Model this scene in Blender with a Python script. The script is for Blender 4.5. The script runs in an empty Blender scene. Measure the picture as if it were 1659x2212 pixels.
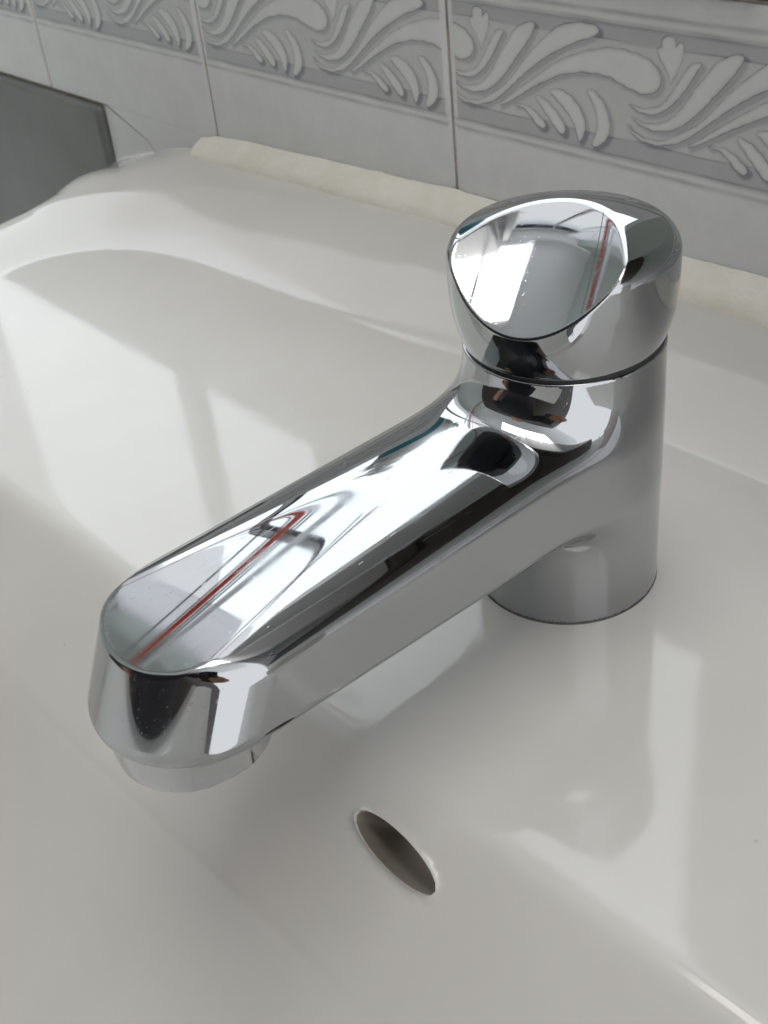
import bpy, bmesh, math, random
import numpy as np
from mathutils import Matrix, Vector
random.seed(7); rng = np.random.default_rng(7)
sc = bpy.context.scene
col = sc.collection

# ------------------------------------------------------------------ camera, world, light, exposure
F_PX, H_PX = 2599.2, 2212.0
YAW, ELEV, ROLL = 0.9014, 0.6168, -0.1151
CAM = Vector((0.17985, -0.20606, 0.21692))
def cam_axes():
    f = Vector((-math.sin(YAW)*math.cos(ELEV), math.cos(YAW)*math.cos(ELEV), -math.sin(ELEV)))
    r = Vector((math.cos(YAW), math.sin(YAW), 0)); u = r.cross(f)
    c, s = math.cos(ROLL), math.sin(ROLL)
    return c*r + s*u, -s*r + c*u, f
RIGHT, UP, FWD = cam_axes()
cd = bpy.data.cameras.new('camera')
cam = bpy.data.objects.new('camera', cd); col.objects.link(cam)
cd.sensor_fit = 'VERTICAL'; cd.sensor_height = 36.0; cd.lens = F_PX/H_PX*36.0
cd.clip_start = 0.01; cd.clip_end = 60
cd.dof.use_dof = True; cd.dof.focus_distance = 0.31; cd.dof.aperture_fstop = 45
m = Matrix((RIGHT, UP, -FWD)).transposed().to_4x4(); m.translation = CAM
cam.matrix_world = m
sc.camera = cam

world = bpy.data.worlds.new('World'); sc.world = world; world.use_nodes = True
bg = world.node_tree.nodes['Background']
bg.inputs['Color'].default_value = (0.985, 0.985, 1.0, 1); bg.inputs['Strength'].default_value = 0.95

sc.view_settings.view_transform = 'Standard'; sc.view_settings.look = 'None'
sc.view_settings.exposure = 0.58; sc.view_settings.gamma = 1.0
sc.cycles.max_bounces = 14; sc.cycles.glossy_bounces = 12; sc.cycles.diffuse_bounces = 5
sc.cycles.use_denoising = True
sc.cycles.sample_clamp_indirect = 6.0
sc.cycles.caustics_reflective = True

SKY_STRENGTH = 1.6        # the overcast sky seen through the window
WIN_X0, WIN_X1, WIN_Z0, WIN_Z1 = -1.20, -0.04, 0.150, 1.68
SW = 1.18                 # wall measurements (mm, taken as if 82.5 mm behind the tap) are scaled to the wall's real distance
def wx(x): return CAM.x*1000-(CAM.x*1000-x)*SW
def wz(z): return CAM.z*1000-(CAM.z*1000-z)*SW
YW = (CAM.y*1000+(82.5-CAM.y*1000)*SW)/1000     # face of the tiled wall; the tap stands on the origin

# ------------------------------------------------------------------ helpers
def mat(name, base, rough=0.5, metal=0.0, spec=0.5, coat=0.0, coat_rough=0.03, emit=None, estr=0.0):
    M = bpy.data.materials.new(name); M.use_nodes = True
    b = M.node_tree.nodes['Principled BSDF']
    b.inputs['Base Color'].default_value = (*base, 1); b.inputs['Roughness'].default_value = rough
    b.inputs['Metallic'].default_value = metal; b.inputs['Specular IOR Level'].default_value = spec
    b.inputs['Coat Weight'].default_value = coat; b.inputs['Coat Roughness'].default_value = coat_rough
    if emit: b.inputs['Emission Color'].default_value = (*emit, 1); b.inputs['Emission Strength'].default_value = estr
    return M
def nodes(M): return M.node_tree.nodes, M.node_tree.links, M.node_tree.nodes['Principled BSDF']
def noise(M, scale, detail=4, rough=0.55, coord='Object', mapping=None):
    n, l, b = nodes(M)
    tc = n.new('ShaderNodeTexCoord'); t = n.new('ShaderNodeTexNoise')
    t.inputs['Scale'].default_value = scale; t.inputs['Detail'].default_value = detail; t.inputs['Roughness'].default_value = rough
    if mapping:
        mp = n.new('ShaderNodeMapping'); mp.inputs['Scale'].default_value = mapping
        l.new(tc.outputs[coord], mp.inputs[0]); l.new(mp.outputs[0], t.inputs['Vector'])
    else: l.new(tc.outputs[coord], t.inputs['Vector'])
    return t.outputs['Fac']
def ramp(M, src, stops):
    n, l, b = nodes(M); r = n.new('ShaderNodeValToRGB'); e = r.color_ramp.elements
    while len(e) < len(stops): e.new(0.5)
    for i, (p, c) in enumerate(stops): e[i].position = p; e[i].color = (*c, 1) if len(c) == 3 else c
    l.new(src, r.inputs[0]); return r.outputs[0]
def bump(M, src, strength, dist):
    n, l, b = nodes(M); k = n.new('ShaderNodeBump')
    k.inputs['Strength'].default_value = strength; k.inputs['Distance'].default_value = dist
    l.new(src, k.inputs['Height'])
    l.new(k.outputs[0], b.inputs['Normal']); return k

def link(name, me, parent=None):
    o = bpy.data.objects.new(name, me); col.objects.link(o)
    if parent: o.parent = parent
    return o
def empty(name, loc=(0,0,0)):
    o = bpy.data.objects.new(name, None); o.location = loc; col.objects.link(o); o.empty_display_size = 0.02; return o
def tag(o, label=None, cat=None, group=None, kind=None):
    if label: o['label'] = label
    if cat: o['category'] = cat
    if group: o['group'] = group
    if kind: o['kind'] = kind
    return o
def mesh_np(name, V, Fq, M, smooth=True, normals=None):
    me = bpy.data.meshes.new(name)
    V = np.asarray(V, np.float32); Fq = np.asarray(Fq, np.int32); k = Fq.shape[1]
    me.vertices.add(len(V)); me.vertices.foreach_set('co', V.ravel())
    me.loops.add(Fq.size); me.loops.foreach_set('vertex_index', Fq.ravel())
    me.polygons.add(len(Fq)); me.polygons.foreach_set('loop_start', np.arange(0, Fq.size, k, dtype=np.int32))
    me.update(calc_edges=True); me.validate()
    me.polygons.foreach_set('use_smooth', np.full(len(me.polygons), smooth)); me.materials.append(M)
    if normals is not None and len(me.vertices) == len(V): me.normals_split_custom_set_from_vertices(normals.astype(np.float32))
    me.update(); return me
def bm_obj(name, bm, M, parent=None, smooth=False, bevel=0.0, seg=2):
    if bevel > 0: bmesh.ops.bevel(bm, geom=bm.edges[:], offset=bevel, segments=seg, affect='EDGES', profile=0.5)
    bmesh.ops.recalc_face_normals(bm, faces=bm.faces[:])
    me = bpy.data.meshes.new(name); bm.to_mesh(me); bm.free(); me.materials.append(M)
    if smooth: me.polygons.foreach_set('use_smooth', [True]*len(me.polygons))
    return link(name, me, parent)
def add_box(bm, x0, x1, y0, y1, z0, z1):
    vs = [bm.verts.new(p) for p in ((x0,y0,z0),(x1,y0,z0),(x1,y1,z0),(x0,y1,z0),(x0,y0,z1),(x1,y0,z1),(x1,y1,z1),(x0,y1,z1))]
    for f in ((0,3,2,1),(4,5,6,7),(0,1,5,4),(1,2,6,5),(2,3,7,6),(3,0,4,7)): bm.faces.new([vs[i] for i in f])
def box(name, b, M, parent=None, bevel=0.0, seg=2):
    bm = bmesh.new(); add_box(bm, *b); return bm_obj(name, bm, M, parent, False, bevel, seg)
def lathe(name, prof, M, parent=None, seg=64, loc=(0,0,0), smooth=True, sx=1.0, sy=1.0):
    bm = bmesh.new(); rings = []
    for r, z in prof:
        rings.append([bm.verts.new((loc[0]+sx*r*math.cos(2*math.pi*i/seg), loc[1]+sy*r*math.sin(2*math.pi*i/seg), loc[2]+z)) for i in range(seg)])
    for a, b in zip(rings, rings[1:]):
        for i in range(seg): bm.faces.new((a[i], a[(i+1) % seg], b[(i+1) % seg], b[i]))
    bm.faces.new(rings[0][::-1]); bm.faces.new(rings[-1])
    o = bm_obj(name, bm, M, parent, smooth)
    if smooth: o.data.set_sharp_from_angle(angle=math.radians(40))
    return o

# smooth set operations (cubic: reflections stay continuous across a blend)
def smin(a, b, k):
    h = np.maximum(k - np.abs(a-b), 0)/k
    return np.minimum(a, b) - h*h*h*k/6
def smax(a, b, k): return -smin(-a, -b, k)
def rmax(a, b, r):                       # an edge rounded with a true radius r
    return np.minimum(np.maximum(a, b), -r) + np.sqrt(np.maximum(a+r, 0)**2 + np.maximum(b+r, 0)**2)
def surface_nets(fn, lo, hi, h):
    """Mesh the zero set of fn (mm) with one vertex per crossed cell, then slide the vertices on to the surface."""
    ax = [np.arange(lo[i], hi[i]+h, h, dtype=np.float32) for i in range(3)]
    X, Y, Z = np.meshgrid(*ax, indexing='ij')
    f = fn(X, Y, Z).astype(np.float32); s = f < 0
    n = [len(a)-1 for a in ax]
    c = np.zeros(n, np.int8)
    for dx in (0, 1):
        for dy in (0, 1):
            for dz in (0, 1): c += s[dx:dx+n[0], dy:dy+n[1], dz:dz+n[2]]
    act = (c > 0) & (c < 8)
    idx = np.full(n, -1, np.int32); ijk = np.argwhere(act); idx[act] = np.arange(len(ijk))
    acc = np.zeros((len(ijk), 3)); cnt = np.zeros(len(ijk))
    i, j, k = ijk.T
    for axis in range(3):
        o = [d for d in range(3) if d != axis]
        for p in (0, 1):
            for q in (0, 1):
                off = [0, 0, 0]; off[o[0]] = p; off[o[1]] = q
                off2 = list(off); off2[axis] = 1
                a = f[i+off[0], j+off[1], k+off[2]]; b = f[i+off2[0], j+off2[1], k+off2[2]]
                mk = (a < 0) != (b < 0); t = np.where(mk, a/np.where(a == b, 1, a-b), 0)
                pos = np.tile(np.array(off, float), (len(ijk), 1)); pos[:, axis] += t
                acc[mk] += pos[mk]; cnt[mk] += 1
    V = (acc/cnt[:, None] + ijk)*h + np.array(lo)
    faces = []
    for axis in range(3):
        o1, o2 = (axis+1) % 3, (axis+2) % 3
        sl = [slice(None)]*3; sl[axis] = slice(0, -1); A = s[tuple(sl)]; sl[axis] = slice(1, None); B = s[tuple(sl)]
        e = np.argwhere(A != B)
        e = e[(e[:, o1] > 0) & (e[:, o2] > 0) & (e[:, o1] < n[o1]) & (e[:, o2] < n[o2])]
        ins = A[tuple(e.T)]
        def cell(d1, d2):
            g = e.copy(); g[:, o1] -= d1; g[:, o2] -= d2; return idx[tuple(g.T)]
        q = np.stack([cell(1, 1), cell(0, 1), cell(0, 0), cell(1, 0)], 1)
        q[~ins] = q[~ins][:, ::-1]; faces.append(q)
    def grad(P):
        g = np.zeros_like(P); d = 0.02
        for a in range(3):
            e = np.zeros(3); e[a] = d
            g[:, a] = (fn(*(P+e).T) - fn(*(P-e).T))/(2*d)
        return g
    for _ in range(3):
        g = grad(V); v = fn(*V.T); V = V - np.clip(v/np.maximum((g*g).sum(1), .05), -h, h)[:, None]*g*0.9
    g = grad(V); N = g/np.linalg.norm(g, axis=1)[:, None]
    return V, np.concatenate(faces), N

# ------------------------------------------------------------------ materials
chrome = mat('chrome', (0.455, 0.47, 0.485), rough=0.025, metal=1.0)
n_, l_, b_ = nodes(chrome)
sm = ramp(chrome, noise(chrome, 55, 6, 0.7), [(0.44, (0.018,)*3), (0.70, (0.10,)*3)])
vo = n_.new('ShaderNodeTexVoronoi'); vo.inputs['Scale'].default_value = 190; vo.feature = 'DISTANCE_TO_EDGE'
tc_ = n_.new('ShaderNodeTexCoord'); v2 = n_.new('ShaderNodeTexVoronoi'); v2.inputs['Scale'].default_value = 210; v2.inputs['Randomness'].default_value = 1.0
l_.new(tc_.outputs['Object'], v2.inputs['Vector'])
dr = ramp(chrome, v2.outputs['Distance'], [(0.06, (0.11,)*3), (0.10, (0.0,)*3)])
gate = ramp(chrome, noise(chrome, 26, 3, 0.5), [(0.52, (0.0,)*3), (0.60, (1.0,)*3)])
m1 = n_.new('ShaderNodeMath'); m1.operation = 'MULTIPLY'; l_.new(dr, m1.inputs[0]); l_.new(gate, m1.inputs[1])
m2 = n_.new('ShaderNodeMath'); m2.operation = 'ADD'; l_.new(sm, m2.inputs[0]); l_.new(m1.outputs[0], m2.inputs[1]); l_.new(m2.outputs[0], b_.inputs['Roughness'])
sc1 = noise(chrome, 1.0, 2, 0.5, mapping=(2600, 70, 500)); sc2 = noise(chrome, 1.0, 2, 0.5, mapping=(900, 240, 2300))
m3 = n_.new('ShaderNodeMath'); m3.operation = 'MAXIMUM'; l_.new(ramp(chrome, sc1, [(0.70, (0,)*3), (0.74, (1,)*3)]), m3.inputs[0]); l_.new(ramp(chrome, sc2, [(0.71, (0,)*3), (0.75, (1,)*3)]), m3.inputs[1])
bump(chrome, m3.outputs[0], 0.06, 0.0002)
n_.remove(vo)
dull_chrome = mat('limescaled chrome', (0.56, 0.575, 0.585), rough=0.12, metal=1.0)
w1 = noise(dull_chrome, 500, 5, 0.7); n_, l_, b_ = nodes(dull_chrome)
l_.new(ramp(dull_chrome, w1, [(0.35, (0.07,)*3), (0.7, (0.30,)*3)]), b_.inputs['Roughness'])
dark_rubber = mat('dark rubber', (0.02, 0.02, 0.022), rough=0.5)
grey_rubber = mat('grey rubber', (0.16, 0.155, 0.15), rough=0.6)
ceramic = mat('glazed ceramic', (0.70, 0.695, 0.66), rough=0.09, spec=0.5)
n_, l_, b_ = nodes(ceramic)
c1 = noise(ceramic, 14, 5, 0.6); l_.new(ramp(ceramic, c1, [(0.3, (0.685, 0.68, 0.645)), (0.7, (0.715, 0.71, 0.675))]), b_.inputs['Base Color'])
tc_ = n_.new('ShaderNodeTexCoord'); v2 = n_.new('ShaderNodeTexVoronoi'); v2.inputs['Scale'].default_value = 46
l_.new(tc_.outputs['Object'], v2.inputs['Vector'])
sp_ = ramp(ceramic, v2.outputs['Distance'], [(0.010, (0.80,)*3), (0.026, (1.0,)*3)])
mc = n_.new('ShaderNodeMix'); mc.data_type = 'RGBA'; mc.blend_type = 'MULTIPLY'; mc.inputs['Factor'].default_value = 1.0
l_.new(ramp(ceramic, c1, [(0.3, (0.675, 0.663, 0.635)), (0.7, (0.715, 0.703, 0.675))]), mc.inputs['A']); l_.new(sp_, mc.inputs['B']); l_.new(mc.outputs['Result'], b_.inputs['Base Color'])
l_.new(ramp(ceramic, noise(ceramic, 21, 5, 0.65), [(0.40, (0.055,)*3), (0.66, (0.10,)*3)]), b_.inputs['Roughness'])
bump(ceramic, noise(ceramic, 120, 2, 0.5), 0.055, 0.0006)
channel = mat('stained shaded ceramic', (0.30, 0.265, 0.23), rough=0.4)  # brown stain, darkened as well for the shade inside the slot
sealant = mat('cream silicone sealant', (0.88, 0.87, 0.80), rough=0.45)
n_, l_, b_ = nodes(sealant)
l_.new(ramp(sealant, noise(sealant, 60, 5, 0.65), [(0.3, (0.86, 0.83, 0.72)), (0.65, (0.93, 0.91, 0.83))]), b_.inputs['Base Color'])
bump(sealant, noise(sealant, 260, 4, 0.6), 0.5, 0.0012)
grout = mat('grout', (0.42, 0.40, 0.37), rough=0.9)
n_, l_, b_ = nodes(grout)
l_.new(ramp(grout, noise(grout, 45, 5, 0.7), [(0.35, (0.30, 0.26, 0.22)), (0.6, (0.52, 0.50, 0.46))]), b_.inputs['Base Color'])

# the tile glaze: pigment map (point attribute 'glaze') = 0 bare .. 1 darkest blue grey
tilem = mat('glazed wall tile', (0.6, 0.6, 0.6), rough=0.14, spec=0.45)
n_, l_, b_ = nodes(tilem)
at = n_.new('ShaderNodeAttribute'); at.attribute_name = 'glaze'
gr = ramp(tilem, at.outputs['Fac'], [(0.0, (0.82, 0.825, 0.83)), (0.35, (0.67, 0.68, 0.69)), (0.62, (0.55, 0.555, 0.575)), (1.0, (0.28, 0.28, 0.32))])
mx = n_.new('ShaderNodeMix'); mx.data_type = 'RGBA'; mx.blend_type = 'MULTIPLY'; mx.inputs['Factor'].default_value = 1.0
l_.new(gr, mx.inputs['A']); l_.new(ramp(tilem, noise(tilem, 38, 6, 0.7), [(0.3, (0.90, 0.90, 0.90)), (0.7, (1.0, 1.0, 1.0))]), mx.inputs['B'])
l_.new(mx.outputs['Result'], b_.inputs['Base Color'])
bump(tilem, noise(tilem, 700, 3, 0.6), 0.12, 0.0004)
plain_tile = mat('plain tile', (0.78, 0.785, 0.79), rough=0.22)
panelm = mat('grey panel', (0.165, 0.178, 0.172), rough=0.38)
n_, l_, b_ = nodes(panelm)
l_.new(ramp(panelm, noise(panelm, 25, 5, 0.6), [(0.3, (0.165, 0.172, 0.168)), (0.7, (0.205, 0.212, 0.208))]), b_.inputs['Base Color'])
white_pvc = mat('white plastic', (0.80, 0.81, 0.82), rough=0.3)
white_paint = mat('white paint', (0.80, 0.80, 0.79), rough=0.7)
green_paint = mat('pale green paint', (0.52, 0.57, 0.535), rough=0.6)
seal_black = mat('window gasket', (0.02, 0.02, 0.025), rough=0.6)
skym = bpy.data.materials.new('overcast sky'); skym.use_nodes = True
n_ = skym.node_tree.nodes; n_.clear(); em = n_.new('ShaderNodeEmission'); ou = n_.new('ShaderNodeOutputMaterial')
em.inputs['Color'].default_value = (0.90, 0.96, 1.0, 1); em.inputs['Strength'].default_value = SKY_STRENGTH
skym.node_tree.links.new(em.outputs[0], ou.inputs[0])

# ------------------------------------------------------------------ the tiled wall
TW, ZT0, ZT1 = 150.0, 49.5, 134.6          # tile pitch, lower and upper edge (mm)
XT = -122.3                                 # joint between the second and third tile
GAP = 0.85
MOTIF = {
'flower':[(15.8,109.2),(15.6,110.9),(14.2,113.4),(12.0,116.0),(11.0,117.9),(11.2,119.0),(12.7,119.4),(12.3,121.0),(13.2,122.4),(15.0,122.9),(16.6,122.5),(17.1,121.6),(17.2,120.0),(17.8,120.9),(18.8,121.6),(19.8,121.3),(20.1,119.4),(19.5,116.1),(18.0,113.0)],
'leaf1':[(25.1,117.0),(26.2,116.3),(24.7,114.3),(22.5,110.8),(19.8,107.1),(16.7,103.6),(13.8,101.5),(10.8,100.1),(7.4,99.6),(3.9,100.3),(0.7,101.7),(3.5,101.2),(7.7,101.2),(10.8,102.0),(13.7,103.7),(15.8,106.3),(18.2,109.8),(20.2,113.1),(21.8,115.3),(23.5,116.6)],
'leaf2':[(39.6,120.5),(39.1,118.8),(37.3,115.8),(34.3,112.2),(30.8,108.5),(27.2,104.4),(23.5,100.8),(20.0,98.1),(16.3,96.2),(12.6,95.4),(8.7,95.3),(5.2,96.4),(1.6,98.4),(4.8,97.3),(7.9,96.8),(11.3,97.4),(14.7,98.7),(17.6,100.7),(20.0,103.3),(22.4,106.6),(24.7,109.9),(27.0,112.6),(28.9,115.2),(30.8,117.7),(33.4,119.2),(36.9,120.6)],
'leaf3':[(64.9,121.4),(63.3,122.5),(60.1,122.8),(55.2,122.5),(51.1,121.4),(46.9,119.4),(43.4,116.8),(40.3,114.2),(37.4,111.6),(34.2,108.5),(31.4,105.1),(28.1,101.6),(24.3,98.5),(20.1,96.0),(15.7,93.5),(11.2,92.3),(6.5,92.6),(2.9,93.8),(0.5,95.9),(2.5,93.1),(6.1,91.5),(10.5,91.1),(14.3,91.5),(18.8,92.9),(22.7,95.2),(26.5,98.0),(30.3,101.1),(34.5,104.5),(39.1,107.8),(43.5,110.6),(50.2,114.4),(55.2,116.6),(60.5,118.5),(64.1,120.1)],
'curl':[(21.9,92.2),(26.4,95.3),(31.2,98.8),(35.9,102.2),(40.5,105.1),(44.9,108.0),(49.3,110.5),(53.9,112.7),(58.5,114.2),(63.4,115.8),(69.4,117.0),(74.5,116.9),(79.1,116.4),(82.9,115.5),(86.0,113.5),(87.6,111.1),(87.5,108.7),(85.9,106.6),(83.3,105.5),(80.3,105.3),(76.8,106.1),(72.4,107.3),(68.4,108.6),(63.6,108.7),(59.3,108.6),(54.3,107.6),(49.2,106.2),(44.8,104.3),(39.9,101.8),(33.0,97.7),(26.3,93.9)],
'c1':[(29.6,93.8),(32.9,94.0),(35.6,92.7),(37.8,90.7),(40.0,88.7),(42.3,88.2),(43.4,89.3),(42.8,90.5),(40.6,92.2),(37.4,94.0),(34.3,94.7),(31.0,94.5)],
'c2':[(38.9,98.1),(41.1,95.7),(43.7,93.1),(46.3,90.5),(48.5,88.5),(50.5,87.7),(51.6,89.1),(51.2,91.0),(49.0,93.6),(46.0,96.1),(42.9,97.9),(40.3,98.5)],
'c3':[(44.6,100.8),(47.4,99.0),(50.4,96.8),(53.0,94.6),(55.1,92.0),(56.2,88.9),(57.2,86.5),(58.9,88.7),(59.8,91.8),(58.9,95.3),(56.8,98.2),(53.9,100.6),(50.4,101.7),(47.4,101.9)],
'c4':[(59.8,103.2),(61.4,101.2),(63.1,98.9),(64.2,96.2),(64.4,93.3),(63.6,89.9),(62.1,87.0),(63.2,86.3),(65.7,87.3),(68.2,89.7),(69.4,92.9),(69.1,96.0),(67.6,99.3),(65.1,102.1),(62.2,103.8)]}
def poly_sd(px, pz, poly):
    P = np.array(poly, float)
    for _ in range(1):                      # one round of corner cutting
        Q = np.roll(P, -1, 0); P = np.stack([0.75*P+0.25*Q, 0.25*P+0.75*Q], 1).reshape(-1, 2)
    d = np.full(px.shape, 1e9); ins = np.zeros(px.shape, bool)
    for a, b in zip(P, np.roll(P, -1, 0)):
        e = b-a; L = (e*e).sum()+1e-12
        t = np.clip(((px-a[0])*e[0]+(pz-a[1])*e[1])/L, 0, 1)
        d = np.minimum(d, (px-a[0]-t*e[0])**2+(pz-a[1]-t*e[1])**2)
        c = ((a[1] > pz) != (b[1] > pz)) & (px < (b[0]-a[0])*(pz-a[1])/(b[1]-a[1]+1e-12)+a[0])
        ins ^= c
    d = np.sqrt(d); return np.where(ins, -d, d)
def sstep(x, a, b):
    t = np.clip((x-a)/(b-a), 0, 1); return t*t*(3-2*t)
def tile_mesh():
    st = 0.30
    xs = np.linspace(GAP, TW-GAP, int(TW/st)); zs = np.linspace(ZT0+0.2, ZT1-GAP, int((ZT1-ZT0)/st))
    X, Z = np.meshgrid(xs, zs, indexing='ij')
    jx = 0.12*np.sin(X*0.9+Z*1.7)*np.sin(Z*0.6-X*.3); jz = 0.12*np.sin(X*1.1-Z*1.3)
    sd = np.full(X.shape, 99.); sh = np.full(X.shape, 99.)
    for k in (-1, 0, 1):
        for nm, poly in MOTIF.items():
            q = [(x+75*k, z) for x, z in poly]
            sd = np.minimum(sd, poly_sd(X+jx, Z+jz, q))
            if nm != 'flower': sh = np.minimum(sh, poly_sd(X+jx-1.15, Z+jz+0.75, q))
    inpat = sstep(X, 3.0, 3.5)*sstep(TW-X, 2.6, 3.1)
    # bands: plain below, double line, darker strip, mid field, darker strip, double line, plain
    mid = sstep(Z, 90.2, 90.9)*(1-sstep(Z, 118.8, 119.4))
    field = (0.62-0.27*mid)*sstep(Z, 84.6, 85.2)*(1-sstep(Z, 123.4, 124.0))
    line = np.exp(-((Z-81.9)/0.75)**2)+np.exp(-((Z-84.5)/0.7)**2)+np.exp(-((Z-124.2)/0.75)**2)+np.exp(-((Z-127.2)/0.7)**2)
    line *= 0.75+0.25*np.sin(X*0.21+Z)*np.sin(X*.077)
    line += (0.45*np.exp(-((Z-90.6-0.3*np.sin(X*.17))/0.22)**2)+0.45*np.exp(-((Z-119.1-0.3*np.sin(X*.13))/0.22)**2))*(sd > 0)
    offset_band = np.exp(-np.clip(sh, 0, 9)**2/0.55)*(1-sstep(-sd, -0.15, 0.15))*0.34  # printed darker band, offset to the lower right of the leaves
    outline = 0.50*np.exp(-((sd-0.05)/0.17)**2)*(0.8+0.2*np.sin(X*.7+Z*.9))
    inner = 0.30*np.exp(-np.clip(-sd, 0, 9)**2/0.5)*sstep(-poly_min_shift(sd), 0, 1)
    leaf = 1-sstep(sd, -0.22, 0.14)
    g = field*(1-leaf)+offset_band+outline+0.03*leaf+inner*leaf
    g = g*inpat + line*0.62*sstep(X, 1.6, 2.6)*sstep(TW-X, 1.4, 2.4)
    rel = 0.12*(1-sstep(sd, -0.35, 0.25))*inpat - 0.35*np.clip(line, 0, 1) - 0.08*np.exp(-((sd-0.6)/0.5)**2)*inpat
    edge = np.minimum(np.minimum(X-GAP, TW-GAP-X), ZT1-GAP-Z)
    rel -= 0.55*np.exp(-edge/0.8)
    V = np.stack([X*SW/1000, -rel/1000, wz(Z)/1000], -1).reshape(-1, 3)
    nx, nz = X.shape; I = np.arange(nx*nz).reshape(nx, nz)
    Fq = np.stack([I[:-1, :-1], I[1:, :-1], I[1:, 1:], I[:-1, 1:]], -1).reshape(-1, 4)
    # skirt: the tile's own thickness, 7 mm back to the wall
    ring = np.concatenate([I[:, 0], I[-1, 1:], I[::-1, -1][1:], I[0, ::-1][1:-1]])
    Vb = V[ring].copy(); Vb[:, 1] = 0.007; b0 = len(V); r2 = np.roll(np.arange(len(ring)), -1)
    Fs = np.stack([ring, np.arange(len(ring))+b0, r2+b0, ring[r2]], 1)
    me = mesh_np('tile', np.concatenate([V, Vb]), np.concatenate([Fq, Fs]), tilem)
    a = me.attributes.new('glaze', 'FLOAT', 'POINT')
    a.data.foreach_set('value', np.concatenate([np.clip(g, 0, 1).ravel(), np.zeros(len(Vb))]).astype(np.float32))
    return me
def poly_min_shift(sd): return sd*0-1
tm = tile_mesh()

wall = box('wall', (-2.6, 1.4, YW+0.0012, YW+0.15, -0.7, wz(ZT1)/1000), grout); tag(wall, kind='structure')
for k in range(-4, 4):
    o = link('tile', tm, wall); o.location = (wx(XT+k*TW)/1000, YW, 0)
def prism(name, pts, y0, y1, M, parent=None, bevel=0.0):
    bm = bmesh.new()
    a = [bm.verts.new((wx(x)/1000, y0, wz(z)/1000)) for x, z in pts]; b = [bm.verts.new((wx(x)/1000, y1, wz(z)/1000)) for x, z in pts]
    bm.faces.new(a); bm.faces.new(b[::-1]); n = len(pts)
    for i in range(n): bm.faces.new((a[i], b[i], b[(i+1) % n], a[(i+1) % n]))
    return bm_obj(name, bm, M, parent, False, bevel)
# the lower parts of the tiles run on down behind the basin; one is cut short at an angle beside the grey panel
for k in range(-1, 4):
    x0 = XT+k*TW
    o = prism('tile', [(x0+GAP, -40), (x0+TW-GAP, -40), (x0+TW-GAP, ZT0+0.2), (x0+GAP, ZT0+0.2)], YW+0.0, YW+0.007, plain_tile, wall)
o = prism('tile', [(-366, ZT0+.2), (-333, 38.0), (-326, 30), (-318, -40), (XT-TW-GAP, -40), (XT-TW-GAP, ZT0+.2)], YW+0.0, YW+0.007, plain_tile, wall)
o = prism('tile', [(-369.6, 49.0), (-334.4, 37.6), (-327.4, 29.6), (-319.4, -40), (-372, -40)], YW+0.0005, YW+0.007, plain_tile, wall, 0.0005)

# the grey panel under the tiles beside the basin
bm = bmesh.new(); add_box(bm, -1.4, wx(-371.5)/1000, YW-0.004, YW+0.0068, -0.5, wz(47.8)/1000)
pn = bm_obj('panel', bm, panelm, None, False, 0.0035, 3)
tag(pn, 'dark grey wall panel under the tiles beyond the end of the basin', 'panel')

# upper wall, window opening, sill, sky
up = empty('upper_wall'); tag(up, kind='structure')
for nm, b in (('wall_above', (WIN_X0-0.9, WIN_X1+1.2, YW, YW+0.15, WIN_Z1, 1.74)), ('wall_left', (WIN_X0-0.9, WIN_X0, YW, YW+0.15, wz(ZT1)/1000+0.001, WIN_Z1)), ('wall_right', (WIN_X1, WIN_X1+1.2, YW, YW+0.15, wz(ZT1)/1000+0.001, WIN_Z1))):
    o = box('plaster', b, white_paint if nm == 'wall_above' else green_paint, up)
sill = box('window_sill', (WIN_X0, WIN_X1, YW-0.004, YW+0.15, wz(ZT1)/1000+0.001, WIN_Z0), white_pvc, None, 0.002)
tag(sill, 'white window sill over the tiles behind the tap', 'sill')
win = empty('window', (0, YW+0.075, 0)); tag(win, 'white framed window with two panes above the tiled wall', 'window')
FW = 0.04; MX = -0.61
bm = bmesh.new()
for b in ((WIN_X0, WIN_X0+FW, 0, .05, WIN_Z0, WIN_Z1), (WIN_X1-FW, WIN_X1, 0, .05, WIN_Z0, WIN_Z1), (WIN_X0+FW, WIN_X1-FW, 0, .05, WIN_Z0, WIN_Z0+0.035), (WIN_X0+FW, WIN_X1-FW, 0, .05, WIN_Z1-FW, WIN_Z1)): add_box(bm, *b)
bm_obj('frame', bm, white_pvc, win)
box('mullion', (MX-.012, MX+.012, 0.016, .030, WIN_Z0+0.035, WIN_Z1-FW), white_pvc, win, 0.004)
bm = bmesh.new()
for xa, xb in ((WIN_X0+FW, MX-.012), (MX+.012, WIN_X1-FW)):
    za, zb = WIN_Z0+0.035, WIN_Z1-FW; g = 0.004
    for b in ((xa, xa+g, .018, .027, za, zb), (xb-g, xb, .018, .027, za, zb), (xa+g, xb-g, .004, .03, za, za+g), (xa+g, xb-g, .004, .03, zb-g, zb)): add_box(bm, *b)
bm_obj('gasket', bm, seal_black, win)
side_wall = box('side_wall', (-1.75, -1.65, -1.9, YW-0.001, -0.86, 1.75), green_paint); tag(side_wall, kind='structure')
sky = box('sky', (-9, 5, 2.2, 2.25, -2, 6), skym); tag(sky, kind='structure')
lit = mat('added fill diffuser', (0.8, 0.8, 0.8), rough=0.6, emit=(1.0, 0.97, 0.93), estr=3.6)  # glowing panel added for soft fill and bright chrome reflections
cl = empty('added_fill_light', (0.20, -0.16, 1.75)); tag(cl, 'square white fill light panel with a divided diffuser added unseen above the basin', 'fill light')
bm = bmesh.new()
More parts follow.
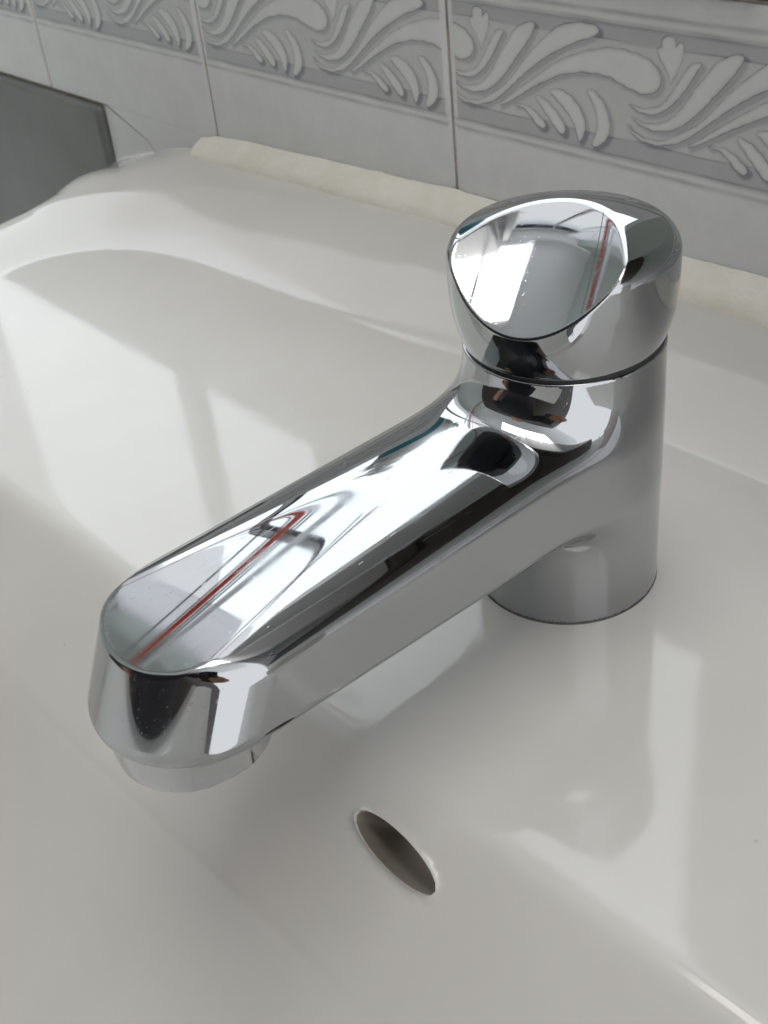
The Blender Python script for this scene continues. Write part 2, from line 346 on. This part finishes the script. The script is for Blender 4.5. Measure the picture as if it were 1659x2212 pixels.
for b in ((-.62, .62, -.28, -.25, -.05, 0), (-.62, .62, .25, .28, -.05, 0), (-.62, -.59, -.25, .25, -.05, 0), (.59, .62, -.25, .25, -.05, 0), (-.015, .015, -.25, .25, -.05, 0)): add_box(bm, *b)
bm_obj('frame', bm, white_pvc, cl)
for xa, xb in ((-.59, -.015), (.015, .59)): box('diffuser', (xa, xb, -.25, .25, -.042, -.001), lit, cl)
ceil = box('ceiling', (-2.8, 1.9, -1.6, YW, 1.75, 1.8), white_paint); tag(ceil, kind='structure')

# ------------------------------------------------------------------ the basin: one dense height field with a real overflow slot
CREST = np.array([(300, 69.5), (22, 67), (-142, 62.5), (-242, 56.5), (-285, 53), (-306, 48), (-322, 40), (-333, 28), (-340, 10), (-342, -15), (-341, -50), (-338, -120), (-336, -300)], float)
def resample(P, n):
    for _ in range(3):
        Q = np.empty((2*(len(P)-1)+2, 2)); Q[0] = P[0]; Q[-1] = P[-1]
        Q[1:-1:2] = .75*P[:-1]+.25*P[1:]; Q[2:-1:2] = .25*P[:-1]+.75*P[1:]; P = Q
    s = np.r_[0, np.cumsum(np.linalg.norm(np.diff(P, axis=0), axis=1))]
    t = np.linspace(0, s[-1], n); return np.stack([np.interp(t, s, P[:, 0]), np.interp(t, s, P[:, 1])], 1)
CR = resample(CREST, 420)
def crest_dist(X, Y):
    """signed distance to the foot of the upstand (positive outside the deck) and the nearest foot point."""
    P = np.stack([X.ravel(), Y.ravel()], 1).astype(np.float32); out = np.empty(len(P)); ii = np.empty(len(P), int)
    A = CR.astype(np.float32); T = np.gradient(CR, axis=0); Nn = np.stack([T[:, 1], -T[:, 0]], 1); Nn /= np.linalg.norm(Nn, axis=1)[:, None]
    for a in range(0, len(P), 20000):
        D = ((P[a:a+20000, None]-A[None])**2).sum(2); i = D.argmin(1); ii[a:a+20000] = i
        q = P[a:a+20000]-A[i]; sgn = (q*Nn[i]).sum(1); out[a:a+20000] = np.sqrt(D[np.arange(len(i)), i])*np.sign(sgn)
    return out.reshape(X.shape), CR[ii].reshape(X.shape+(2,))
def ssmooth(x, k): return np.where(x > 20*k, x, k*np.log1p(np.exp(np.clip(x/k, -50, 20))))
def basin_z(X, Y):
    s, foot = crest_dist(X, Y)
    fr = sstep(Y, 20, 105)
    Hb = np.interp(X, [-430, -400, -323, -240, -170, 0], [9, 10, 13, 17, 20, 20.5])
    H = 9+(Hb-9)*fr
    run = np.interp(X, [-340, -200, 0, 250], [50, 58, 53, 51])
    rise = H/run*(ssmooth(s, 1.6)-ssmooth(s-run, 0.8))        # the sloping upstand and the ledge behind it
    xo = np.interp(Y, [-500, 15, 35, 57, 90, 134], [-384, -384, -386, -394, -421, -476])
    roll = 0.9*ssmooth(xo-X, 6.0)+0.27*ssmooth(-X-385, 9)*sstep(Y, 60, 115)   # the rounded outer edge
    z = rise-roll
    # the deck drops away into the bowl
    ye = -86.0+0.027*X-0.000012*(X-20)**2
    b = ye-Y
    bowl = -0.86*ssmooth(b, 1.5)-0.62*ssmooth(b-37, 1.0)
    bowl = -185+ssmooth(bowl+185, 14)
    bowl = np.where(Y < -215, 8-ssmooth(8-(bowl+1.5*ssmooth(-Y-262, 12)), 5), bowl)
    inside = sstep(-s, 0, 26)
    return z+bowl*inside
def overflow_frame():
    return np.array([31.2, -97.4]), np.array([14.8, -0.7]), np.array([0.3, -3.3])
def basin():
    st = 1.15
    yb = YW*1000-0.1; xs = np.arange(-530, 280, st); ys = np.arange(-440, yb, st)
    ys = ys+(yb-ys[-1])
    X, Y = np.meshgrid(xs, ys, indexing='ij')
    c, a, b = overflow_frame(); Mi = np.linalg.inv(np.stack([a, b], 1))
    q = np.stack([X-c[0], Y-c[1]], -1) @ Mi.T
    rr = np.sqrt((q**2).sum(-1))
    I = np.arange(X.size).reshape(X.shape)
    quads = np.stack([I[:-1, :-1], I[1:, :-1], I[1:, 1:], I[:-1, 1:]], -1).reshape(-1, 4)
    hole = (rr.ravel()[quads] < 1.0).any(1)
    keep = quads[~hole]
    bnd = np.intersect1d(np.unique(quads[hole]), np.unique(keep))
    th = np.arctan2(q[..., 1].ravel()[bnd], q[..., 0].ravel()[bnd])
    Xr, Yr = X.ravel().copy(), Y.ravel().copy()
    Xr[bnd] = c[0]+a[0]*np.cos(th)+b[0]*np.sin(th); Yr[bnd] = c[1]+a[1]*np.cos(th)+b[1]*np.sin(th)
    Z = basin_z(Xr, Yr)
    V = np.stack([Xr, Yr, Z], 1)
    o = np.argsort(th); ring = bnd[o]; prev = ring; Vs = [V]; Fs = [keep]; n = len(ring); base = len(V)
    axis = np.array([0.0, 0.64, -0.77])                        # inwards, square to the slope of the bowl
    cen = V[ring].mean(0)
    def sleeve(steps, prev, base):
        Vo, Fo = [], []
        for dep, sc_ in steps:
            Vo.append(cen+(V[ring]-cen)*sc_+axis*dep); cur = np.arange(n)+base; base += n
            r = np.roll(np.arange(n), -1); Fo.append(np.stack([prev, prev[r], cur[r], cur], 1)); prev = cur
        return Vo, Fo
    Vo, Fo = sleeve(((0.2, .993), (0.6, .98), (1.1, .972)), ring, base)
    Va = np.concatenate(Vs+Vo); Fq = np.concatenate(Fs+Fo)
    used = np.unique(Fq); mp = np.full(len(Va), -1); mp[used] = np.arange(len(used))
    me = mesh_np('basin', Va[used]/1000, mp[Fq], ceramic)
    bm = bmesh.new(); bm.from_mesh(me); bm.normal_update(); bm.to_mesh(me); bm.free()
    b_ = link('basin', me)
    Vo, Fo = sleeve(((3, .965), (7, .955), (16, .955), (30, .955)), np.arange(n), n)
    Vh = np.concatenate([cen+(V[ring]-cen)*.973+axis*1.0]+Vo)
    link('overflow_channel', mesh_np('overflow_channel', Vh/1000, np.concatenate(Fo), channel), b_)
    return b_
bas = basin()
tag(bas, 'white glazed ceramic basin with raised back edge and overflow slot', 'basin')
# bead of sealant between the basin's ledge and the tiles
def bead():
    n = 420; prof = 9; V = []
    xs = np.linspace(-376, 280, n)
    nz = np.convolve(rng.normal(size=n+30), np.ones(21)/14, 'same')[15:15+n]; n2 = np.convolve(rng.normal(size=n+60), np.ones(41)/33, 'same')[30:30+n]
    for i, x in enumerate(xs):
        e = sstep(np.array(x), -377, -367)
        zt = float(np.interp(x, [-376, -355, -176, 0], [17.5, 22.0, 31.0, 32.3]))+1.2*nz[i]; w = (11.5+2.4*n2[i])*(0.25+.75*e); zb = float(LEDGE(x))
        for k in range(prof):
            t = k/(prof-1); a = t*math.pi/2
            y = YW*1000-0.2-w*(0.85*math.cos(a)+0.15*(1-t)); z = zb-0.3+(zt-zb+.3)*t**(1.12)*(0.45+.55*e)+0.5*math.sin(math.pi*t)*(1.2+2.2*n2[i])
            V.append((x, y+0.25*n2[(i*3+k*40) % n], z))
    V = np.array(V)/1000; I = np.arange(n*prof).reshape(n, prof)
    Fq = np.stack([I[:-1, :-1], I[1:, :-1], I[1:, 1:], I[:-1, 1:]], -1).reshape(-1, 4)
    return link('sealant_bead', mesh_np('sealant_bead', V, Fq, sealant))
_lx = np.linspace(-385, 285, 60); _lz = basin_z(_lx, np.full(60, YW*1000-8.0))
LEDGE = lambda x: np.interp(x, _lx, _lz)
tag(bead(), 'lumpy cream sealant bead between the basin ledge and the wall tiles', 'sealant')

# ------------------------------------------------------------------ the tap
tap = empty('basin_tap'); tag(tap, 'polished chrome basin tap with a round column and a flat spout', 'tap')
DISH_R = 120.0
def body_sd(x, y, z):
    rad = np.sqrt(x*x+y*y+1e-9)
    colm = smax(rad-25.4, z-74.0, 0.8)
    y0, y1 = -14.0, -112.2-0.45*(57.6-np.clip(z, 20, 70))      # the round end leans out towards the outlet
    t = np.clip((y-y0)/(y1-y0), 0, 1)
    d2 = (np.sqrt(x*x+(y-(y0+(y1-y0)*t))**2+1e-9)-24.2)/(1+0.09*t)
    ztop = 63.4-x*x/(2*45.0)
    zbot = 33.0+0.040*np.clip(-y-40, 0, 85)
    sp = rmax(d2, (z-ztop)/np.sqrt(1+(x/45)**2), 3.0)
    sp = rmax(sp, zbot-z, 5.5)
    u = np.clip(-y-43, -30, 130)
    dish = 63.7-0.022*u-0.00048*u*np.abs(u)+x*x/(2*DISH_R)
    sl = np.sqrt(1+(x/DISH_R)**2+(0.022+0.00096*np.abs(u))**2)
    sp = smax(sp, (z-dish)/sl, 1.1)
    d = smin(colm, sp, 19.0)
    return smax(d, 0.4-z, 0.6)
V, Fq, N = surface_nets(body_sd, (-29, -146, -1), (29, 29, 77), 0.62)
link('body', mesh_np('body', V/1000, Fq, chrome, True, N), tap)
HA = math.radians(17)
def handle_sd(x, y, z):
    rad = np.sqrt((x+0.3)**2+y*y+1e-9)
    hull = rmax(rad-28.1, (z-106.8+rad*rad/130.0)/np.sqrt(1+(rad/65)**2), 3.6)
    cone = ((rad-25.6)-(z-76.0)*0.42)/1.085
    hull = smax(hull, cone, 5.0)
    hull = smax(hull, 74.75-z, 0.7)
    u = x*math.sin(HA)-y*math.cos(HA); v = x*math.cos(HA)+y*math.sin(HA)
    w = u+6
    zc = 105.4-0.40*w-0.0046*w*np.abs(w)
    g = 0.40+0.0092*np.abs(w)
    dish = zc+v*v/(2*36.0)
    return smax(hull, (z-dish)/np.sqrt(1+g*g+(v/36.0)**2), 0.9)
V, Fq, N = surface_nets(handle_sd, (-29.5, -29.5, 74), (29.5, 29.5, 109.5), 0.5)
link('handle', mesh_np('handle', V/1000, Fq, chrome, True, N), tap)
lathe('seal_ring', [(0.0235, 0), (0.0249, 0), (0.0249, 0.0018), (0.0235, 0.0018)], dark_rubber, tap, 96, (0, 0, 0.0737))
lathe('base_gasket', [(0.024, 0), (0.0255, 0.0), (0.0255, 0.0006), (0.024, 0.0006)], grey_rubber, tap, 96, (0, 0, -0.0002))
aer = lathe('aerator', [(0.0120, 0.0), (0.0122, -0.0025), (0.0166, -0.003), (0.0175, -0.0022), (0.0179, 0.001), (0.0179, 0.0095)], dull_chrome, tap, 120, (0, -0.1238, 0.0296))
lathe('aerator_seal', [(0.0165, 0), (0.0182, 0), (0.0182, 0.0008), (0.0165, 0.0008)], dark_rubber, tap, 96, (0, -0.1238, 0.0359))
fa = math.radians(-14)                                     # the flat for a spanner
for v in aer.data.vertices:
    dx, dy = v.co.x, v.co.y+0.1238; p_ = dx*math.cos(fa)+dy*math.sin(fa)
    if p_ > 0.0164 and v.co.z < 0.0338: v.co.x += (0.0164-p_)*math.cos(fa); v.co.y += (0.0164-p_)*math.sin(fa)

# ------------------------------------------------------------------ things beside the camera that the chrome mirrors
def to_world(r, u, f): return CAM+RIGHT*r+UP*u+FWD*f
LOCAL = Matrix((RIGHT, UP, FWD)).transposed().to_4x4(); LOCAL.translation = CAM
black_gloss = mat('black phone glass', (0.008, 0.008, 0.010), rough=0.25)
lens_glass = mat('camera lens glass', (0.02, 0.02, 0.03), rough=0.05)
skin = mat('skin', (0.42, 0.22, 0.15), rough=0.5)
shirt = mat('black knit', (0.012, 0.011, 0.014), rough=0.8)
trousers = mat('dark trousers', (0.02, 0.02, 0.028), rough=0.85)
ph = empty('smartphone'); ph.matrix_world = LOCAL
tag(ph, 'black smartphone held upright in a hand in front of the basin', 'phone')
bm = bmesh.new(); add_box(bm, -0.055, 0.018, -0.128, 0.018, -0.0125, -0.0045)
bm_obj('case', bm, black_gloss, ph, False, 0.0035, 3)
lathe('lens_ring', [(0.0062, 0), (0.0066, 0.0012), (0.005, 0.0016), (0.0048, 0.0004)], black_gloss, ph, 32, (-0.001, -0.0005, -0.0046))
for p in ((-0.024, -0.001), (-0.012, -0.020)):
    lathe('lens', [(0.0066, 0), (0.0068, 0.0014), (0.005, 0.0018), (0.0045, 0.0008)], lens_glass, ph, 32, (p[0], p[1], -0.0046))

def skin_mesh(name, chains, M, parent, sub=2):
    """Grow one surface round chains of joints [(point, radius), ...]; chains that share a joint name are joined there."""
    V, R, E, names = [], [], [], {}
    for ch in chains:
        prev = None
        for item in ch:
            if isinstance(item[0], str):
                if item[0] in names: k = names[item[0]]
                else: k = len(V); names[item[0]] = k; V.append(item[1]); R.append(item[2])
            else: k = len(V); V.append(item[0]); R.append(item[1])
            if prev is not None: E.append((prev, k))
            prev = k
    me = bpy.data.meshes.new(name); me.from_pydata([tuple(v) for v in V], E, []); me.update(); me.materials.append(M)
    o = link(name, me, parent)
    md = o.modifiers.new('skin', 'SKIN'); md.use_smooth_shade = True
    for i, d in enumerate(me.skin_vertices[0].data): d.radius = (R[i], R[i]) if not isinstance(R[i], tuple) else R[i]; d.use_root = False
    me.skin_vertices[0].data[0].use_root = True
    sd = o.modifiers.new('smooth', 'SUBSURF'); sd.levels = sub; sd.render_levels = sub
    return o
per = empty('person'); tag(per, 'person in a black top leaning over the basin and holding a phone', 'person')
W = to_world
P3 = lambda x, y, z: Vector((x, y, z))
sh_r, sh_l = P3(.20, -.48, .44), P3(-.19, -.49, .43)
el_r = P3(.34, -.42, .18); wr = W(0.062, -0.125, -0.050)
fing = [[(W(0.036, -0.070-0.017*i, -0.016), .009), (W(0.026, -0.068-0.017*i, 0.004), .0088), (W(0.004+0.003*abs(i-1), -0.067-0.016*i, 0.0075), .0080), (W(-0.014+0.004*abs(i-1), -0.067-0.0155*i, 0.0065), .0074), (W(-0.024+0.006*abs(i-1), -0.067-0.015*i, 0.0050), .0062)] for i in range(4)]
body_ch = [[('pelvis', P3(0, -.66, -.02), .13), ('waist', P3(0, -.59, .13), .125), ('chest', P3(.01, -.50, .33), .14), ('neck', P3(.02, -.46, .49), .055), ('jaw', P3(.03, -.41, .56), .068), ('skull', P3(.03, -.43, .66), .085), ('top', P3(.03, -.44, .73), .05)],
 [('chest',), ('shr', sh_r, .06), ('elr', el_r, .042), ('wrr', wr, .026), ('palm', W(0.046, -0.098, -0.030), .026), ('palmtip', W(0.038, -0.090, -0.018), .020)],
 [('chest',), ('shl', sh_l, .06), ('ell', P3(-.25, -.47, .17), .042), ('wrl', P3(-.20, -.46, .03), .026), ('handl', P3(-.17, -.44, .01), .022)]]
bo = skin_mesh('body', [[(x if len(x) > 1 else (x[0],)) for x in c] for c in body_ch], skin, per, 2)
for i, f in enumerate(fing):
    skin_mesh('finger', [f], skin, per, 2)
skin_mesh('thumb', [[(W(0.050, -0.085, -0.030), .012), (W(0.036, -0.060, -0.026), .010), (W(0.018, -0.045, -0.021), .0090), (W(0.006, -0.038, -0.0195), .0075)]], skin, per, 2)
skin_mesh('shirt', [[('hem', P3(0, -.68, -.04), .20), ('w', P3(0, -.62, .13), .20), ('c', P3(.01, -.52, .33), .23), ('n', P3(.02, -.47, .46), .10)],
  [('c',), ('sr', sh_r, .085), ('er', el_r.lerp(sh_r, .15), .066)], [('c',), ('sl', sh_l, .085), ('el', P3(-.245, -.468, .18), .066)]], shirt, per, 2)
skin_mesh('trousers', [[('p', P3(0, -.66, 0.0), .14), ('hl', P3(-.09, -.66, -.12), .09), ('kl', P3(-.10, -.64, -.48), .062), ('al', P3(-.10, -.68, -.86), .05)], [('p',), ('hr', P3(.09, -.66, -.12), .09), ('kr', P3(.10, -.64, -.48), .062), ('ar', P3(.10, -.68, -.86), .05)]], trousers, per, 2)
hair = mat('dark hair', (0.02, 0.014, 0.01), rough=0.6)
skin_mesh('hair', [[('a', P3(.03, -.51, .54), .06), ('b', P3(.03, -.47, .66), .086), ('c', P3(.03, -.45, .74), .066)]], hair, per, 2)

# put in for reflections: a white curtain and a dark cabinet
cloth = bpy.data.materials.new('white curtain cloth'); cloth.use_nodes = True
n_, l_, b_ = nodes(cloth); b_.inputs['Base Color'].default_value = (0.8, 0.79, 0.79, 1); b_.inputs['Roughness'].default_value = 0.9
tr = n_.new('ShaderNodeBsdfTranslucent'); tr.inputs['Color'].default_value = (0.88, 0.86, 0.87, 1); mxs = n_.new('ShaderNodeMixShader'); mxs.inputs[0].default_value = 0.75
l_.new(b_.outputs[0], mxs.inputs[1]); l_.new(tr.outputs[0], mxs.inputs[2]); l_.new(mxs.outputs[0], n_['Material Output'].inputs[0])
def drape(name, x0, x1, z0, z1, M, parent, y=0.0, amp=0.006, wav=60):
    n = max(6, int((x1-x0)*500)); V = []
    xs = np.linspace(x0, x1, n); zs = np.linspace(z0, z1, 24)
    for sgn in (0, 1):
        for x in xs:
            for z in zs: V.append((x+0.004*math.sin(z*5), y+sgn*0.0012+amp*math.sin(x*wav*2)*(0.6+0.4*math.cos(z*2)), z))
    k = 24; I = np.arange(2*n*k).reshape(2, n, k)
    f = lambda A, fl: np.stack([A[:-1, :-1], A[1:, :-1], A[1:, 1:], A[:-1, 1:]][::fl], -1).reshape(-1, 4)
    rim = np.concatenate([I[0, :, 0], I[0, -1, 1:], I[0, ::-1, -1][1:], I[0, 0, ::-1][1:-1]]); rim2 = rim+n*k
    r = np.roll(np.arange(len(rim)), -1)
    return link(name, mesh_np(name, V, np.concatenate([f(I[0], 1), f(I[1], -1), np.stack([rim, rim[r], rim2[r], rim2], 1)]), M), parent)
cu = empty('added curtain', (0, YW+0.04, 0)); tag(cu, 'white translucent curtain hung unseen across one side of the window', 'added curtain')  # added, unseen: gives the chrome a bright white to mirror
drape('cloth', -1.18, -0.84, 0.155, 1.6, cloth, cu)
cabm = mat('dark stained wood', (0.042, 0.034, 0.03), rough=0.35)
cab = empty('added_wall_cabinet', (0.015, YW-0.11, 0.24)); tag(cab, 'unseen dark cabinet hung beside the window', 'added cabinet')  # added, unseen: gives the chrome its dark bands
box('carcass', (0, 0.60, 0.018, 0.109, 0, 0.95), cabm, cab, 0.003)
for k in (0, 1):
    d_ = box('door', (0.003+0.298*k, 0.296+0.300*k, 0, 0.0165, 0.004, 0.946), cabm, cab, 0.003)
    lathe('handle', [(0.006, 0), (0.006, 0.012), (0.011, 0.015), (0.011, 0.02), (0.006, 0.022)], chrome, d_, 24, (0.265+0.07*k, 0, 0.08))

wd = empty('backdrop', (0.0, -0.95, -0.86)); tag(wd, 'added tall dark wardrobe standing behind the person', 'backdrop')  # added, unseen: darkens the chrome's front reflections and blocks front light
box('carcass', (-1.2, 1.2, -.55, -.021, 0, 2.20), cabm, wd, 0.004)
for k in (0, 1): box('door', (-1.197+1.2*k, -.003+1.2*k, -.020, 0, .06, 2.195), cabm, wd, 0.004)
# added rack on the wall, put in for an orange reflection in the chrome
orange = mat('orange red plastic', (0.60, 0.075, 0.03), rough=0.4)
grey_rod = mat('grey coated wire', (0.12, 0.12, 0.13), rough=0.4)
def tube(name, a, b, r, M, parent, seg=16):
    a, b = Vector(a), Vector(b); d = (b-a); q = d.to_track_quat('Z', 'Y'); bm = bmesh.new(); rg = []
    for p in (a, b): rg.append([bm.verts.new(p+q @ Vector((r*math.cos(2*math.pi*i/seg), r*math.sin(2*math.pi*i/seg), 0))) for i in range(seg)])
    for i in range(seg): bm.faces.new((rg[0][i], rg[0][(i+1) % seg], rg[1][(i+1) % seg], rg[1][i]))
    bm.faces.new(rg[0][::-1]); bm.faces.new(rg[1]); return bm_obj(name, bm, M, parent, True)
rk = empty('added_rack', (0, YW, 0)); tag(rk, 'wall added rack with one orange red rod and thin grey rods, put in for reflections', 'added rack')
RY0, RY1 = -0.62, 0.0
def rod(name, xa, xb, z, r, M): return tube(name, (xa, RY0, z), (xb, RY1, z), r, M, rk)
rod('orange_rod', -.50, -.248, .348, .0036, orange)
for dx, dz, rr in ((-.010, .0, .0012), (-.019, .002, .0012), (.009, .0, .0010), (.030, .0, .0012)): rod('rod', -.50+dx, -.248+dx, .348+dz, rr, grey_rod)
rod('rail', -.47, -.303, .352, .0050, white_pvc)
tube('end_bar', (-.53, RY0, .349), (-.46, RY0, .349), .004, grey_rod, rk)
# lotion bottle on the sill
bot_w = mat('white bottle plastic', (0.75, 0.76, 0.74), rough=0.3)
lab_b = mat('teal label', (0.05, 0.22, 0.27), rough=0.4)
ink = mat('grey ink', (0.06, 0.08, 0.08), rough=0.5)
BX, BY = -0.33, YW+0.045
bt = empty('pump_bottle', (BX, BY, WIN_Z0)); tag(bt, 'white pump bottle with a teal label standing on the window sill', 'bottle')
lathe('bottle_body', [(0.028, 0), (0.031, 0.003), (0.031, 0.105), (0.028, 0.122), (0.016, 0.134), (0.012, 0.137), (0.012, 0.146)], bot_w, bt, 48, sx=1.0, sy=0.7)
lathe('label', [(0.0300, 0.008), (0.0314, 0.0085), (0.0314, 0.050), (0.0300, 0.0505)], lab_b, bt, 48, sx=1.0, sy=0.7)
lathe('pump_collar', [(0.014, 0.143), (0.0145, 0.144), (0.0145, 0.158), (0.006, 0.160), (0.006, 0.176), (0.011, 0.177), (0.011, 0.186), (0.004, 0.188)], bot_w, bt, 32)
bm = bmesh.new(); add_box(bm, -0.038, 0.0, -0.006, 0.006, 0.178, 0.186); bm_obj('nozzle', bm, bot_w, bt, False, 0.0025, 2)
for txt, z, sz in (('PROTECT', 0.084, 0.0105), ('& CARE', 0.070, 0.0105)):
    cu = bpy.data.curves.new('lettering', 'FONT'); cu.body = txt; cu.size = sz; cu.align_x = 'CENTER'; cu.extrude = 0.0004
    cu.materials.append(ink)
    tmp = bpy.data.objects.new('lettering_curve', cu); col.objects.link(tmp)
    me = bpy.data.meshes.new_from_object(tmp.evaluated_get(bpy.context.evaluated_depsgraph_get())); bpy.data.objects.remove(tmp)
    o = link('lettering', me, bt); o.location = (0, -0.0222, z); o.rotation_euler = (math.pi/2, 0, 0)
print('built')
